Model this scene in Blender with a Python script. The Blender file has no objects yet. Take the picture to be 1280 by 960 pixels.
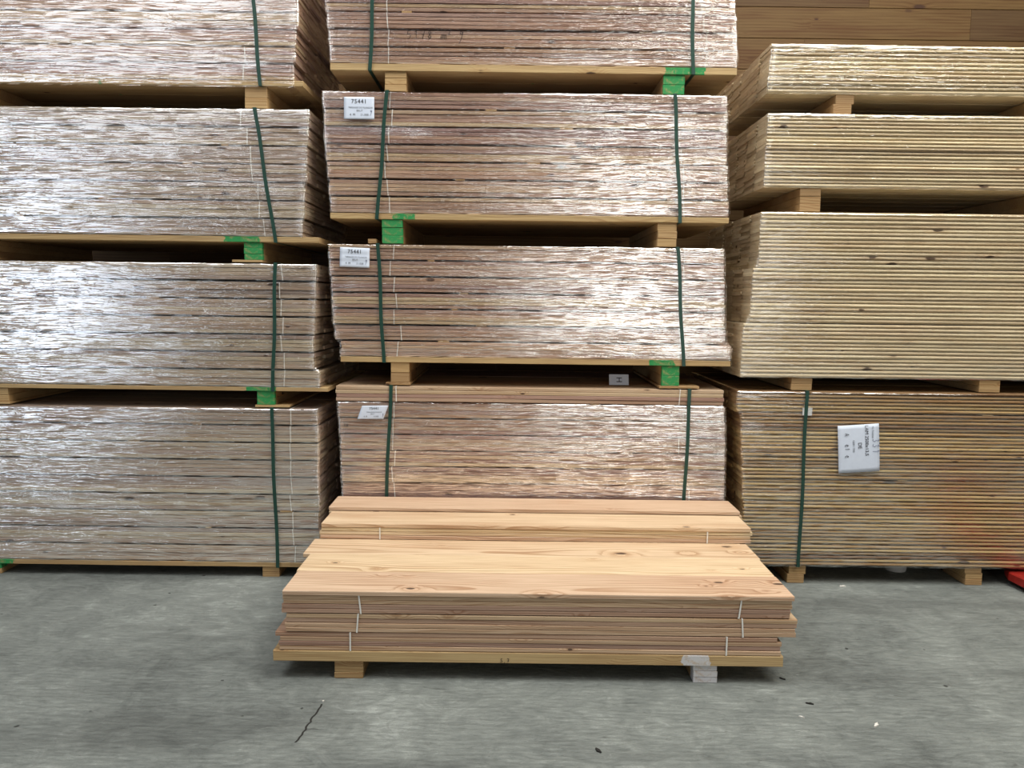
import bpy, bmesh, math, random
from mathutils import Vector, Matrix, noise, Euler

C = bpy.context.scene.collection
S = bpy.context.scene
PI = math.pi
random.seed(7)

# ------------------------------------------------------------------ camera, light, exposure
F_PX = 961.0
PITCH = math.radians(6.3)
ROLL = 0.0125
CAM_H = 1.55
cam_d = bpy.data.cameras.new('camera')
cam = bpy.data.objects.new('camera', cam_d); C.objects.link(cam)
cam_d.sensor_width = 36.0; cam_d.lens = 36.0 * F_PX / 1280.0
cam_d.clip_start = .05; cam_d.clip_end = 100
CAM_R = Matrix.Rotation(PI/2 - PITCH, 3, 'X') @ Matrix.Rotation(ROLL, 3, 'Z')
cam.matrix_world = Matrix.Translation((0, 0, CAM_H)) @ CAM_R.to_4x4()
S.camera = cam
S.view_settings.view_transform = 'Standard'
S.view_settings.look = 'None'
S.view_settings.gamma = 1.0
S.view_settings.use_curve_mapping = False
S.view_settings.exposure = 0.06

w = bpy.data.worlds.new('world'); S.world = w; w.use_nodes = True
w.node_tree.nodes['Background'].inputs[0].default_value = (.80, .88, 1.0, 1)
w.node_tree.nodes['Background'].inputs[1].default_value = .012

def area(name, loc, target, sx, sy, power, col):
    l = bpy.data.lights.new(name, 'AREA'); l.shape = 'RECTANGLE'; l.size = sx; l.size_y = sy
    l.energy = power; l.color = col
    o = bpy.data.objects.new(name, l); C.objects.link(o); o.location = loc
    o.rotation_euler = (Vector(target) - Vector(loc)).to_track_quat('-Z', 'Y').to_euler()
    return o
# lamps under the hall roof
area('hall_lamp_overhead', (1.8, 2.5, 6.4), (1.3, 2.5, 0), 3.2, 3.0, 330, (1, .98, .93))
area('hall_lamp_left', (-3.2, 1.6, 6.4), (-2.4, 1.6, 0), 2.6, 2.6, 165, (.98, .99, 1))
area('hall_lamp_aisle', (-4.9, -1.6, 5.4), (-2.5, 4, 1.5), 4.0, 3.4, 62, (.97, .98, 1))
area('hall_lamp_right', (3.9, 0.2, 6.0), (3.2, 4, 1.0), 3.0, 2.2, 165, (1, .96, .88))
# daylight through the two hall doors behind the camera
area('daylight_door_right', (3.0, -9.5, 2.3), (3.0, 0, 2.3), 4.1, 4.4, 175, (1, .99, .95))
area('daylight_door_left', (-11.7, -9.5, 1.75), (-11.7, 0, 1.75), 4.2, 3.5, 235, (.78, .87, 1))

def at(px, py, Y):
    """point of the plane y = Y seen at a photograph position"""
    d = CAM_R @ Vector(((px-640)/F_PX, -(py-480)/F_PX, -1))
    t = Y / d.y
    return Vector((d.x*t, Y, CAM_H + d.z*t))
def at_floor(px, py, z=0.0):
    d = CAM_R @ Vector(((px-640)/F_PX, -(py-480)/F_PX, -1))
    t = (z-CAM_H) / d.z
    return Vector((d.x*t, d.y*t, z))

# ------------------------------------------------------------------ node helpers
class NT:
    def __init__(s, name):
        s.m = bpy.data.materials.new(name); s.m.use_nodes = True
        s.t = s.m.node_tree; s.t.nodes.clear()
        s.out = s.t.nodes.new('ShaderNodeOutputMaterial')
    def set(s, sock, v):
        if isinstance(v, bpy.types.NodeSocket): s.t.links.new(v, sock)
        elif v is not None:
            if isinstance(v, (tuple, list)) and sock.type == 'RGBA' and len(v) == 3: v = (*v, 1)
            sock.default_value = v
    def n(s, typ, ins=None, **props):
        nd = s.t.nodes.new(typ)
        for k, v in props.items(): setattr(nd, k, v)
        for k, v in (ins or {}).items(): s.set(nd.inputs[k], v)
        return nd
    def math(s, op, a, b=None, c=None, clamp=False):
        nd = s.n('ShaderNodeMath', operation=op); nd.use_clamp = clamp
        s.set(nd.inputs[0], a)
        if b is not None: s.set(nd.inputs[1], b)
        if c is not None: s.set(nd.inputs[2], c)
        return nd.outputs[0]
    def vmath(s, op, a, b=None):
        nd = s.n('ShaderNodeVectorMath', operation=op)
        s.set(nd.inputs[0], a)
        if b is not None: s.set(nd.inputs[1], b)
        return nd.outputs[0]
    def comb(s, x, y, z):
        nd = s.n('ShaderNodeCombineXYZ'); s.set(nd.inputs[0], x); s.set(nd.inputs[1], y); s.set(nd.inputs[2], z)
        return nd.outputs[0]
    def noise(s, vec, scale=1, detail=3, rough=.5, dist=0):
        nd = s.n('ShaderNodeTexNoise', {'Vector': vec, 'Scale': scale, 'Detail': detail, 'Roughness': rough, 'Distortion': dist})
        return nd.outputs[0]
    def mr(s, v, a, b, c=0, d=1, smooth=True):
        nd = s.n('ShaderNodeMapRange', {'Value': v, 'From Min': a, 'From Max': b, 'To Min': c, 'To Max': d})
        if smooth: nd.interpolation_type = 'SMOOTHSTEP'
        return nd.outputs[0]
    def mix(s, f, a, b, blend='MIX'):
        nd = s.n('ShaderNodeMix'); nd.data_type = 'RGBA'; nd.blend_type = blend
        s.set(nd.inputs[0], f); s.set(nd.inputs[6], a); s.set(nd.inputs[7], b)
        return nd.outputs[2]
    def ramp(s, f, stops, interp='LINEAR'):
        nd = s.n('ShaderNodeValToRGB'); s.set(nd.inputs[0], f); r = nd.color_ramp; r.interpolation = interp
        while len(r.elements) < len(stops): r.elements.new(.5)
        for e, (p, c) in zip(r.elements, stops): e.position = p; e.color = (*c, 1)
        return nd.outputs[0]
    def bsdf(s, col, rough=.6, spec=.3, normal=None, metal=0):
        b = s.n('ShaderNodeBsdfPrincipled', {'Base Color': col, 'Roughness': rough, 'Metallic': metal, 'Specular IOR Level': spec})
        if normal is not None: s.set(b.inputs['Normal'], normal)
        s.t.links.new(b.outputs[0], s.out.inputs[0]); return b

def lin(*c):
    return tuple(((x/255)/12.92 if x/255 <= .04045 else ((x/255+.055)/1.055)**2.4) for x in c)

def wood(name, palette, knot=.55, ring=.35, knot_col=(.045, .02, .012), rough=.65, paint=False, period=.0075, knot_scale=4.2, patch=.35, kr=.13, ky=2.0):
    m = NT(name)
    oi = m.n('ShaderNodeObjectInfo'); geo = m.n('ShaderNodeNewGeometry')
    rnd = m.math('FRACT', m.math('MULTIPLY_ADD', geo.outputs['Random Per Island'], 7.317, oi.outputs['Random']))
    r2 = m.math('FRACT', m.math('MULTIPLY', rnd, 53.77)); r3 = m.math('FRACT', m.math('MULTIPLY', rnd, 211.3))
    tc = m.n('ShaderNodeTexCoord').outputs['Object']
    sp = m.n('ShaderNodeSeparateXYZ', {0: tc}); X, Y, Z = sp.outputs
    Xo = m.math('MULTIPLY_ADD', r2, 41.0, X); Yo = m.math('MULTIPLY_ADD', r3, 13.0, Y); Zo = m.math('MULTIPLY_ADD', rnd, 17.0, Z)
    # knots
    kv = m.comb(m.math('MULTIPLY', Xo, knot_scale), m.math('MULTIPLY', Yo, knot_scale*ky), m.math('MULTIPLY', Zo, knot_scale*2.6))
    vo = m.n('ShaderNodeTexVoronoi', {'Vector': kv, 'Scale': 1.0, 'Randomness': 1.0})
    cell = m.n('ShaderNodeSeparateColor', {0: vo.outputs['Color']}).outputs
    gate = m.math('GREATER_THAN', cell[0], 1-knot)
    d = m.math('MULTIPLY', vo.outputs['Distance'], m.math('MULTIPLY_ADD', cell[1], 1.5, .75))
    d = m.math('ADD', d, m.math('MULTIPLY_ADD', m.noise(tc, 60, 2), .06, -.03))
    km = m.math('MULTIPLY', m.mr(d, kr, kr*.6, 0, 1), gate)
    halo = m.math('MULTIPLY', m.mr(d, .48, .02, 0, 1), gate)
    # growth rings: cylinders about a pith line that lies off the board
    wob = m.noise(m.comb(m.math('MULTIPLY', Xo, .9), m.math('MULTIPLY', Yo, 3), m.math('MULTIPLY', Zo, 3)), 1, 2)
    cy = m.math('ADD', m.math('MULTIPLY_ADD', r2, .26, -.13), Y); cy = m.math('MULTIPLY_ADD', wob, .10, cy)
    cz = m.math('ADD', m.math('MULTIPLY_ADD', r3, .10, .012), Z); cz = m.math('MULTIPLY_ADD', wob, .05, cz)
    rad = m.math('SQRT', m.math('ADD', m.math('MULTIPLY', cy, cy), m.math('MULTIPLY', cz, cz)))
    rad = m.math('MULTIPLY_ADD', halo, .022, rad)
    ph = m.math('FRACT', m.math('DIVIDE', rad, period))
    rl = m.mr(ph, .35, .95, 0, 1); rl = m.math('MULTIPLY', rl, m.mr(ph, 1.0, .94, 0, 1))
    fib = m.noise(m.comb(m.math('MULTIPLY', Xo, 3.5), m.math('MULTIPLY', Yo, 160), m.math('MULTIPLY', Zo, 160)), 1, 3, .6)
    big = m.noise(m.comb(m.math('MULTIPLY', Xo, 1.2), m.math('MULTIPLY', Yo, 9), m.math('MULTIPLY', Zo, 12)), 1, 2)
    base = m.ramp(rnd, palette)
    dk = m.mix(1.0, base, (.70, .60, .52), 'MULTIPLY')
    col = m.mix(m.math('MULTIPLY', rl, m.math('MULTIPLY', ring, m.mr(big, .3, .7, .5, 1.5))), base, dk)
    col = m.mix(m.mr(big, .45, .75, 0, patch), col, m.mix(1.0, col, (.80, .66, .60), 'MULTIPLY'))
    col = m.mix(m.mr(fib, .35, .7, 0, .6), col, m.mix(1.0, col, (.66, .58, .52), 'MULTIPLY'))
    col = m.mix(m.math('MULTIPLY', halo, .28), col, m.mix(1.0, col, (.72, .50, .34), 'MULTIPLY'))
    col = m.mix(m.math('MULTIPLY', km, .9), col, knot_col)
    if paint:
        pa = m.n('ShaderNodeAttribute', attribute_type='OBJECT', attribute_name='paint_x').outputs['Fac']
        pw = m.n('ShaderNodeAttribute', attribute_type='OBJECT', attribute_name='paint_width').outputs['Fac']
        wn = m.n('ShaderNodeAttribute', attribute_type='OBJECT', attribute_name='paint_white').outputs['Fac']
        dx = m.math('ABSOLUTE', m.math('SUBTRACT', X, pa))
        dx = m.math('ADD', dx, m.math('MULTIPLY_ADD', m.noise(tc, 22, 4, .65), .11, -.055))
        msk = m.math('MULTIPLY', m.math('LESS_THAN', dx, pw), m.mr(Y, -.02+.008, .0, 1, 1))
        yf = m.n('ShaderNodeAttribute', attribute_type='OBJECT', attribute_name='paint_depth').outputs['Fac']
        msk = m.math('MULTIPLY', msk, m.math('LESS_THAN', Y, yf))
        msk = m.math('MULTIPLY', msk, m.mr(m.noise(tc, 30, 4, .7), .34, .50, .45, 1))
        msk = m.math('MULTIPLY', msk, m.math('MULTIPLY_ADD', wn, -.25, 1.0))
        col = m.mix(msk, col, m.mix(wn, (.035, .27, .08), (.66, .69, .74)))
    bump = m.n('ShaderNodeBump', {'Strength': .25, 'Distance': .0008, 'Height': m.math('ADD', fib, m.math('MULTIPLY', km, -2))})
    m.bsdf(col, rough, .25, bump.outputs[0])
    return m.m

MAT = {}
MAT['larch'] = wood('fresh_larch', [(0.00, lin(184, 152, 134)), (0.20, lin(200, 180, 148)), (0.40, lin(168, 138, 128)), (0.60, lin(190, 164, 140)), (0.80, lin(154, 128, 122)), (1.00, lin(196, 166, 142))], knot=.8, ring=.7)
MAT['grey_larch'] = wood('weathered_larch', [(0.00, lin(178, 163, 146)), (0.25, lin(196, 183, 158)), (0.50, lin(164, 148, 138)), (0.75, lin(188, 170, 150)), (1.00, lin(172, 155, 142))], knot=.8, ring=.7)
MAT['pink_larch'] = wood('planed_larch', [(0.00, lin(226, 202, 166)), (0.30, lin(230, 212, 174)), (0.50, lin(212, 182, 156)), (0.75, lin(228, 204, 168)), (1.00, lin(216, 190, 160))], knot=.7, ring=.85, period=.011)
MAT['bundle_larch'] = wood('bundle_larch', [(0, lin(200,166,140)), (.2, lin(212,190,152)), (.4, lin(176,142,126)), (.6, lin(204,176,144)), (.8, lin(166,136,122)), (1, lin(208,180,148))], knot=.9, ring=.8, period=.009)
MAT['pine'] = wood('pale_pine', [(0.00, lin(228, 214, 180)), (0.30, lin(206, 192, 162)), (0.55, lin(238, 224, 188)), (0.80, lin(188, 172, 142)), (1.00, lin(224, 208, 172))], knot=.5, ring=.35, patch=.4)
MAT['mixed_pine'] = wood('brown_pine', [(0.00, lin(168, 140, 100)), (0.20, lin(210, 186, 132)), (0.40, lin(124, 96, 72)), (0.60, lin(194, 166, 114)), (0.80, lin(142, 112, 84)), (1.00, lin(216, 192, 138))], knot=.7, ring=.6, patch=.9)
MAT['bearer'] = wood('bearer_timber', [(0.00, lin(180, 150, 108)), (0.50, lin(196, 166, 118)), (1.00, lin(166, 136, 98))], knot=.6, ring=.7, period=.010, paint=True)
MAT['deck'] = wood('skid_board', [(0.00, lin(198, 172, 126)), (0.50, lin(186, 158, 114)), (1.00, lin(204, 180, 132))], knot=.9, ring=.55, paint=True)
MAT['cladding'] = wood('wall_cladding', [(0.00, lin(98, 76, 46)), (0.20, lin(108, 84, 52)), (0.38, lin(56, 43, 34)), (0.50, lin(100, 78, 47)), (0.75, lin(112, 88, 54)), (1.00, lin(68, 51, 37))], knot=.6, ring=.7, period=.022, knot_scale=4.0, kr=.22, ky=.1, patch=1.0)

def plain(name, col, rough=.6, spec=.3, metal=0, var=0):
    m = NT(name)
    c = col
    if var:
        tc = m.n('ShaderNodeTexCoord').outputs['Object']
        c = m.mix(m.mr(m.noise(tc, 40, 3), .3, .7, 0, var), col, tuple(x*.6 for x in col))
    m.bsdf(c, rough, spec, None, metal); return m.m
MAT['twine'] = plain('white_twine', (.80, .78, .72), .7, .2, var=.2)
MAT['strap'] = plain('green_plastic_strap', lin(28, 66, 54), .38, .5, var=.4)
MAT['paper'] = plain('label_paper', lin(215, 224, 238), .7, .2, var=.08)
MAT['ink'] = plain('black_ink', (.02, .02, .025), .8, .1)
MAT['blue_ink'] = plain('pen_ink', (.05, .06, .14), .8, .1)
MAT['grey_ink'] = plain('small_print_ink', (.22, .24, .27), .8, .1)
MAT['red_paint'] = plain('red_truck_enamel', lin(158, 40, 32), .38, .5, var=.5)
MAT['rubber'] = plain('dark_roller', (.03, .03, .03), .6, .3)
MAT['white_plastic'] = plain('white_plastic', (.6, .6, .58), .5, .4)
MAT['clip'] = plain('strap_guard', (.62, .62, .60), .5, .4)
MAT['chip_pale'] = plain('pale_splinter', (.75, .72, .66), .7, .2)
MAT['chip_dark'] = plain('dark_debris', (.03, .028, .025), .8, .2)

def film_material(name, stretch_amt, gloss, tint=(1, 1, 1)):
    m = NT(name)
    tc = m.n('ShaderNodeTexCoord').outputs['Object']
    sp = m.n('ShaderNodeSeparateXYZ', {0: tc}); X, Y, Z = sp.outputs
    rnd = m.n('ShaderNodeObjectInfo').outputs['Random']
    Xr = m.math('MULTIPLY_ADD', rnd, 30, m.math('ADD', X, Y))
    # folds lie along the package, drift slowly across it
    slow = m.noise(m.comb(m.math('MULTIPLY', Xr, 1.3), m.math('MULTIPLY', Z, 2.5), rnd), 1, 2)
    Zs = m.math('MULTIPLY_ADD', slow, .07, Z)
    n1 = m.noise(m.comb(m.math('MULTIPLY', Xr, 3.6), 0.0, m.math('MULTIPLY', Zs, 85)), 1, 4, .65)
    n2 = m.noise(m.comb(m.math('MULTIPLY', Xr, 7), 3.0, m.math('MULTIPLY', Zs, 240)), 1, 3, .6)
    cr = m.n('ShaderNodeAttribute', attribute_name='crinkle').outputs['Fac']
    n3 = m.noise(m.comb(m.math('MULTIPLY', Xr, 45), 0.0, m.math('MULTIPLY', Z, 90)), 1, 4, .65, 1.5)
    h = m.math('ADD', m.math('MULTIPLY', n1, 1.0), m.math('MULTIPLY', n2, .30))
    h = m.math('MULTIPLY', h, stretch_amt)
    h = m.math('ADD', h, m.math('MULTIPLY', m.math('MULTIPLY', n3, cr), 1.3))
    bump = m.n('ShaderNodeBump', {'Strength': 1.0, 'Distance': .0023, 'Height': h})
    # where the film is gathered into creases it shines; the taut film between hardly does
    crease = m.noise(m.comb(m.math('MULTIPLY', Xr, 8), 5.0, m.math('MULTIPLY', Zs, 190)), 1, 3, .55)
    dens = m.noise(m.comb(m.math('MULTIPLY', Xr, 1.6), 9.0, m.math('MULTIPLY', Z, 7)), 1, 2)
    mask = m.mr(m.math('MULTIPLY_ADD', dens, .30, crease), .60, .70, 0, 1)
    mask = m.math('MAXIMUM', mask, m.math('MULTIPLY', m.mr(n3, .5, .62, 0, 1), m.mr(cr, .1, .6, 0, .8)))
    amt = m.math('MULTIPLY_ADD', mask, gloss, .05)
    gl = m.n('ShaderNodeBsdfGlossy', {'Color': m.comb(amt, amt, amt), 'Roughness': .055, 'Normal': bump.outputs[0]})
    tv = m.math('MULTIPLY_ADD', mask, -gloss*.45, .95)
    tr = m.n('ShaderNodeBsdfTransparent', {'Color': m.comb(tv, tv, tv)})
    ms = m.n('ShaderNodeAddShader'); m.t.links.new(tr.outputs[0], ms.inputs[0]); m.t.links.new(gl.outputs[0], ms.inputs[1])
    m.t.links.new(ms.outputs[0], m.out.inputs[0]); return m.m
MAT['film'] = film_material('creased_stretch_film', .8, .62)
MAT['film_smooth'] = film_material('tight_stretch_film', .6, .35)

def concrete():
    m = NT('concrete_floor')
    tc = m.n('ShaderNodeTexCoord').outputs['Object']
    sp = m.n('ShaderNodeSeparateXYZ', {0: tc}); X, Y, Z = sp.outputs
    warp = m.n('ShaderNodeTexNoise', {'Vector': tc, 'Scale': 1.5, 'Detail': 4}).outputs['Color']
    tw = m.vmath('ADD', tc, m.vmath('SCALE', m.vmath('SUBTRACT', warp, (.5, .5, .5))))
    bpy_scale = tw.node; 
    a = m.noise(tc, 1.1, 5, .6, .4); b = m.noise(tc, 6, 8, .74, 1.0)
    rot = m.n('ShaderNodeMapping', {'Vector': tc, 'Rotation': (0, 0, .5), 'Scale': (14, 55, 1)}).outputs[0]
    c = m.noise(rot, 1, 6, .72, .8)
    g = m.noise(tc, 260, 2, .6)
    f = m.math('ADD', m.math('MULTIPLY', a, .5), m.math('MULTIPLY', b, .5))
    f = m.math('ADD', f, m.math('MULTIPLY_ADD', c, .42, -.21))
    f = m.math('ADD', f, m.math('MULTIPLY_ADD', g, .16, -.08))
    col = m.ramp(f, [(.30, lin(90, 94, 91)), (.44, lin(120, 125, 121)), (.56, lin(138, 143, 138)), (.70, lin(172, 177, 172))])
    # scuffs, pits and tyre stains
    sc = m.n('ShaderNodeMapping', {'Vector': tc, 'Rotation': (0, 0, 1.05), 'Scale': (6, 22, 1)}).outputs[0]
    s1 = m.noise(sc, 1.0, 5, .7, .5)
    col = m.mix(m.mr(s1, .64, .70, 0, .55), col, lin(72, 74, 70))
    col = m.mix(m.mr(m.noise(rot, .55, 4, .6, 2), .68, .74, 0, .4), col, lin(165, 168, 164))
    st = m.noise(m.comb(m.math('MULTIPLY', X, .5), m.math('MULTIPLY', Y, 2.4), 4.0), 1, 4, .6)
    col = m.mix(m.mr(st, .50, .66, 0, .38), col, lin(66, 68, 66))
    vo = m.n('ShaderNodeTexVoronoi', {'Vector': m.vmath('ADD', tc, m.vmath('MULTIPLY', warp, (.2, .2, .2))), 'Scale': 9.0})
    pit = m.math('MULTIPLY', m.mr(vo.outputs['Distance'], .085, .05, 0, 1), m.math('GREATER_THAN', m.n('ShaderNodeSeparateColor', {0: vo.outputs['Color']}).outputs[0], .72))
    col = m.mix(m.math('MULTIPLY', pit, .75), col, lin(50, 50, 48))
    rid = m.noise(m.n('ShaderNodeMapping', {'Vector': tc, 'Rotation': (0, 0, .35), 'Scale': (9, 24, 1)}).outputs[0], 1, 9, .78, 1.6)
    col = m.mix(m.mr(rid, .36, .28, 0, .55), col, lin(84, 86, 82))
    col = m.mix(m.mr(rid, .62, .72, 0, .55), col, lin(186, 190, 184))
    sp2 = m.noise(tc, 75, 4, .7)
    col = m.mix(m.mr(sp2, .64, .70, 0, .5), col, lin(70, 72, 69))
    bump = m.n('ShaderNodeBump', {'Strength': 1.0, 'Distance': .010, 'Height': m.math('ADD', m.math('ADD', b, c), m.math('MULTIPLY', pit, -1))})
    m.bsdf(col, .62, .3, bump.outputs[0]); return m.m
MAT['concrete'] = concrete()

# ------------------------------------------------------------------ mesh helpers
def link(name, me, parent=None, loc=(0, 0, 0), rot=(0, 0, 0)):
    o = bpy.data.objects.new(name, me); C.objects.link(o)
    o.parent = parent; o.location = loc; o.rotation_euler = rot
    return o
def thing(name, label, cat, loc, rot=(0, 0, 0), group=None):
    o = bpy.data.objects.new(name, None); C.objects.link(o); o.location = loc; o.rotation_euler = rot
    o.empty_display_size = .1
    o['label'] = label; o['category'] = cat
    if group: o['group'] = group
    return o
def tag(o, label, cat, group=None):
    o['label'] = label; o['category'] = cat
    if group: o['group'] = group
    return o
def to_mesh(bm, name, mat, smooth=False):
    me = bpy.data.meshes.new(name); bm.normal_update(); bm.to_mesh(me); bm.free()
    if mat: me.materials.append(mat)
    if smooth:
        for p in me.polygons: p.use_smooth = True
    return me
def loft_bar(bm, L, prof, xs, dy=None, dz=None, end_skew=0.0):
    """extrude a closed YZ profile along X through the stations xs (0..1), with slight bow"""
    rings = []
    for i, u in enumerate(xs):
        oy = dy(u) if dy else 0; oz = dz(u) if dz else 0
        rings.append([bm.verts.new((u*L - L/2 + (end_skew*(y) if i in (0, len(xs)-1) else 0), y+oy, z+oz)) for y, z in prof])
    n = len(prof)
    for a, b in zip(rings, rings[1:]):
        for k in range(n): bm.faces.new((a[k], a[(k+1) % n], b[(k+1) % n], b[k]))
    bm.faces.new(list(reversed(rings[0]))); bm.faces.new(rings[-1])
def rect_prof(wd, t, c=.0012):
    # y from 0 (front) to wd, z from 0 to t, chamfered
    return [(c, 0), (wd-c, 0), (wd, c), (wd, t-c), (wd-c, t), (c, t), (0, t-c), (0, c)][::-1]
def tongue_prof(wd, t):
    r = .0055
    return [(wd-.001, 0), (wd, .001), (wd, t-.001), (wd-.001, t), (r, t), (.0045, t-.0010), (.0016, t-.0030), (.0002, t-.0068), (0, t*.52), (.0008, .0078), (.0060, .0058), (.0140, .0046), (.0145, 0)]
def plank_mesh(name, L, wd, t, mat, seed, prof='rect', warp=.0018):
    rg = random.Random(seed)
    bm = bmesh.new(); p1, p2, p3 = rg.random()*6, rg.random()*6, rg.random()*6
    a1 = warp*rg.uniform(.4, 1); a2 = min(warp*.3, .0006)
    pr = rect_prof(wd, t, .0021) if prof == 'rect' else tongue_prof(wd, t)
    n = 14
    loft_bar(bm, L, pr, [i/n for i in range(n+1)], lambda u: a1*math.sin(4*u+p1)+a1*.4*math.sin(11*u+p2), lambda u: a2*math.sin(7*u+p3), rg.uniform(-.01, .01))
    bmesh.ops.recalc_face_normals(bm, faces=bm.faces)
    return to_mesh(bm, name, mat)
def box(bm, x0, x1, y0, y1, z0, z1, c=.002):
    b2 = bmesh.new(); bmesh.ops.create_cube(b2, size=1)
    bmesh.ops.scale(b2, vec=(x1-x0, y1-y0, z1-z0), verts=b2.verts)
    bmesh.ops.translate(b2, vec=((x0+x1)/2, (y0+y1)/2, (z0+z1)/2), verts=b2.verts)
    if c: bmesh.ops.bevel(b2, geom=b2.edges, offset=c, segments=1, affect='EDGES')
    me = bpy.data.meshes.new('tmp'); b2.to_mesh(me); b2.free(); bm.from_mesh(me); bpy.data.meshes.remove(me)
def box_mesh(name, dims, mat, c=.002, origin_front=True):
    bm = bmesh.new(); w_, d_, h_ = dims
    box(bm, -w_/2, w_/2, 0, d_, 0, h_, c); return to_mesh(bm, name, mat)
def ribbon(bm, pts, side, wd, th):
    """flat band through pts; side = unit vector across its width"""
    n = len(pts); rings = []
    for i, p in enumerate(pts):
        a = pts[max(i-1, 0)]; b = pts[min(i+1, n-1)]
        t = (Vector(b)-Vector(a)).normalized(); s = Vector(side); nn = t.cross(s)
        if nn.length < 1e-6: nn = Vector((0, -1, 0))
        nn.normalize(); p = Vector(p)
        rings.append([bm.verts.new(p+s*wd/2+nn*th/2), bm.verts.new(p+s*wd/2-nn*th/2), bm.verts.new(p-s*wd/2-nn*th/2), bm.verts.new(p-s*wd/2+nn*th/2)])
    for a, b in zip(rings, rings[1:]):
        for k in range(4): bm.faces.new((a[k], a[(k+1) % 4], b[(k+1) % 4], b[k]))
    bm.faces.new(rings[0][::-1]); bm.faces.new(rings[-1])
def loop_band(name, mat, wd, th, x_of_z, y0, y1, z0, z1, n=14, eps=.0015):
    """a band running right round a stack, x drifting with height"""
    y0 -= eps; y1 += eps; z0 -= eps; z1 += eps
    P = []
    for i in range(n+1): z = z0 + (z1-z0)*i/n; P.append((x_of_z((z-z0)/(z1-z0)), y0, z))
    for i in range(1, 5): P.append((x_of_z(1), y0+(y1-y0)*i/4, z1))
    for i in range(1, 5): P.append((x_of_z(1)+(x_of_z(0)-x_of_z(1))*i/4, y1, z1+(z0-z1)*i/4))
    for i in range(1, 5): P.append((x_of_z(0), y1+(y0-y1)*i/4, z0))
    bm = bmesh.new(); ribbon(bm, P, (1, 0, 0), wd, th)
    bmesh.ops.recalc_face_normals(bm, faces=bm.faces)
    return to_mesh(bm, name, mat)
def text_mesh(name, txt, size, mat, align='CENTER', shear=0, spacing=1, depth=.0002):
    cu = bpy.data.curves.new(name, 'FONT'); cu.body = txt; cu.size = size; cu.align_x = align; cu.align_y = 'CENTER'
    cu.shear = shear; cu.space_character = spacing; cu.extrude = depth; cu.resolution_u = 3
    o = bpy.data.objects.new(name, cu); C.objects.link(o)
    bpy.context.view_layer.update()
    me = bpy.data.meshes.new_from_object(o.evaluated_get(bpy.context.evaluated_depsgraph_get()))
    bpy.data.objects.remove(o); bpy.data.curves.remove(cu)
    me.name = name; me.materials.clear(); me.materials.append(mat)
    return me
STROKES = {  # hand-drawn figures on a unit square (x, z)
 '5': [[(.8, 1), (.3, .95), (.22, .55), (.6, .6), (.78, .35), (.5, .05), (.15, .1)]],
 '1': [[(.3, .8), (.55, 1), (.5, .0)]], '7': [[(.1, .95), (.8, 1), (.4, 0)], [(.25, .5), (.75, .52)]],
 '8': [[(.7, .8), (.45, 1), (.25, .78), (.7, .3), (.45, 0), (.2, .28), (.7, .8)]],
 'm': [[(.0, 0), (.1, .55), (.3, .55), (.35, .05)], [(.35, .4), (.55, .58), (.65, .05)], [(.65, .4), (.85, .58), (.95, .05)]],
 '2': [[(.15, .8), (.5, 1), (.75, .75), (.2, .05), (.85, .05)]], '3': [[(.15, .9), (.6, 1), (.4, .55), (.75, .3), (.4, .0), (.1, .12)]],
 '9': [[(.75, .8), (.4, 1), (.25, .7), (.6, .6), (.78, .9), (.6, .3), (.1, -.5)]],
 'T': [[(.1, 1), (.9, 1)], [(.5, 1), (.45, 0)]], 'U': [[(.15, 1), (.2, .1), (.6, .05), (.8, 1)]],
 'S': [[(.8, .95), (.35, 1), (.3, .6), (.75, .45), (.6, .02), (.1, .1)]], ',': [[(.5, .1), (.35, -.25)]],
 'e': [[(.2, .45), (.8, .5), (.5, .8), (.2, .4), (.5, 0), (.85, .15)]], 'A': [[(.1, 0), (.5, 1), (.9, 0)], [(.3, .4), (.7, .4)]], ' ': []}
def scribble_mesh(name, txt, size, mat, pen=.0035, sup=()):
    bm = bmesh.new(); x = 0
    for i, ch in enumerate(txt):
        s = size*(.55 if i in sup else 1); oz = size*.55 if i in sup else 0
        for st in STROKES.get(ch, []):
            P = [(x+a*s*.7, 0, oz+b*s) for a, b in st]
            for p, q in zip(P, P[1:]):
                ribbon(bm, [p, q], Vector((q[2]-p[2], 0, p[0]-q[0])).normalized(), pen, .0005)
        x += s*.85
    bmesh.ops.recalc_face_normals(bm, faces=bm.faces)
    return to_mesh(bm, name, mat)

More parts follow.
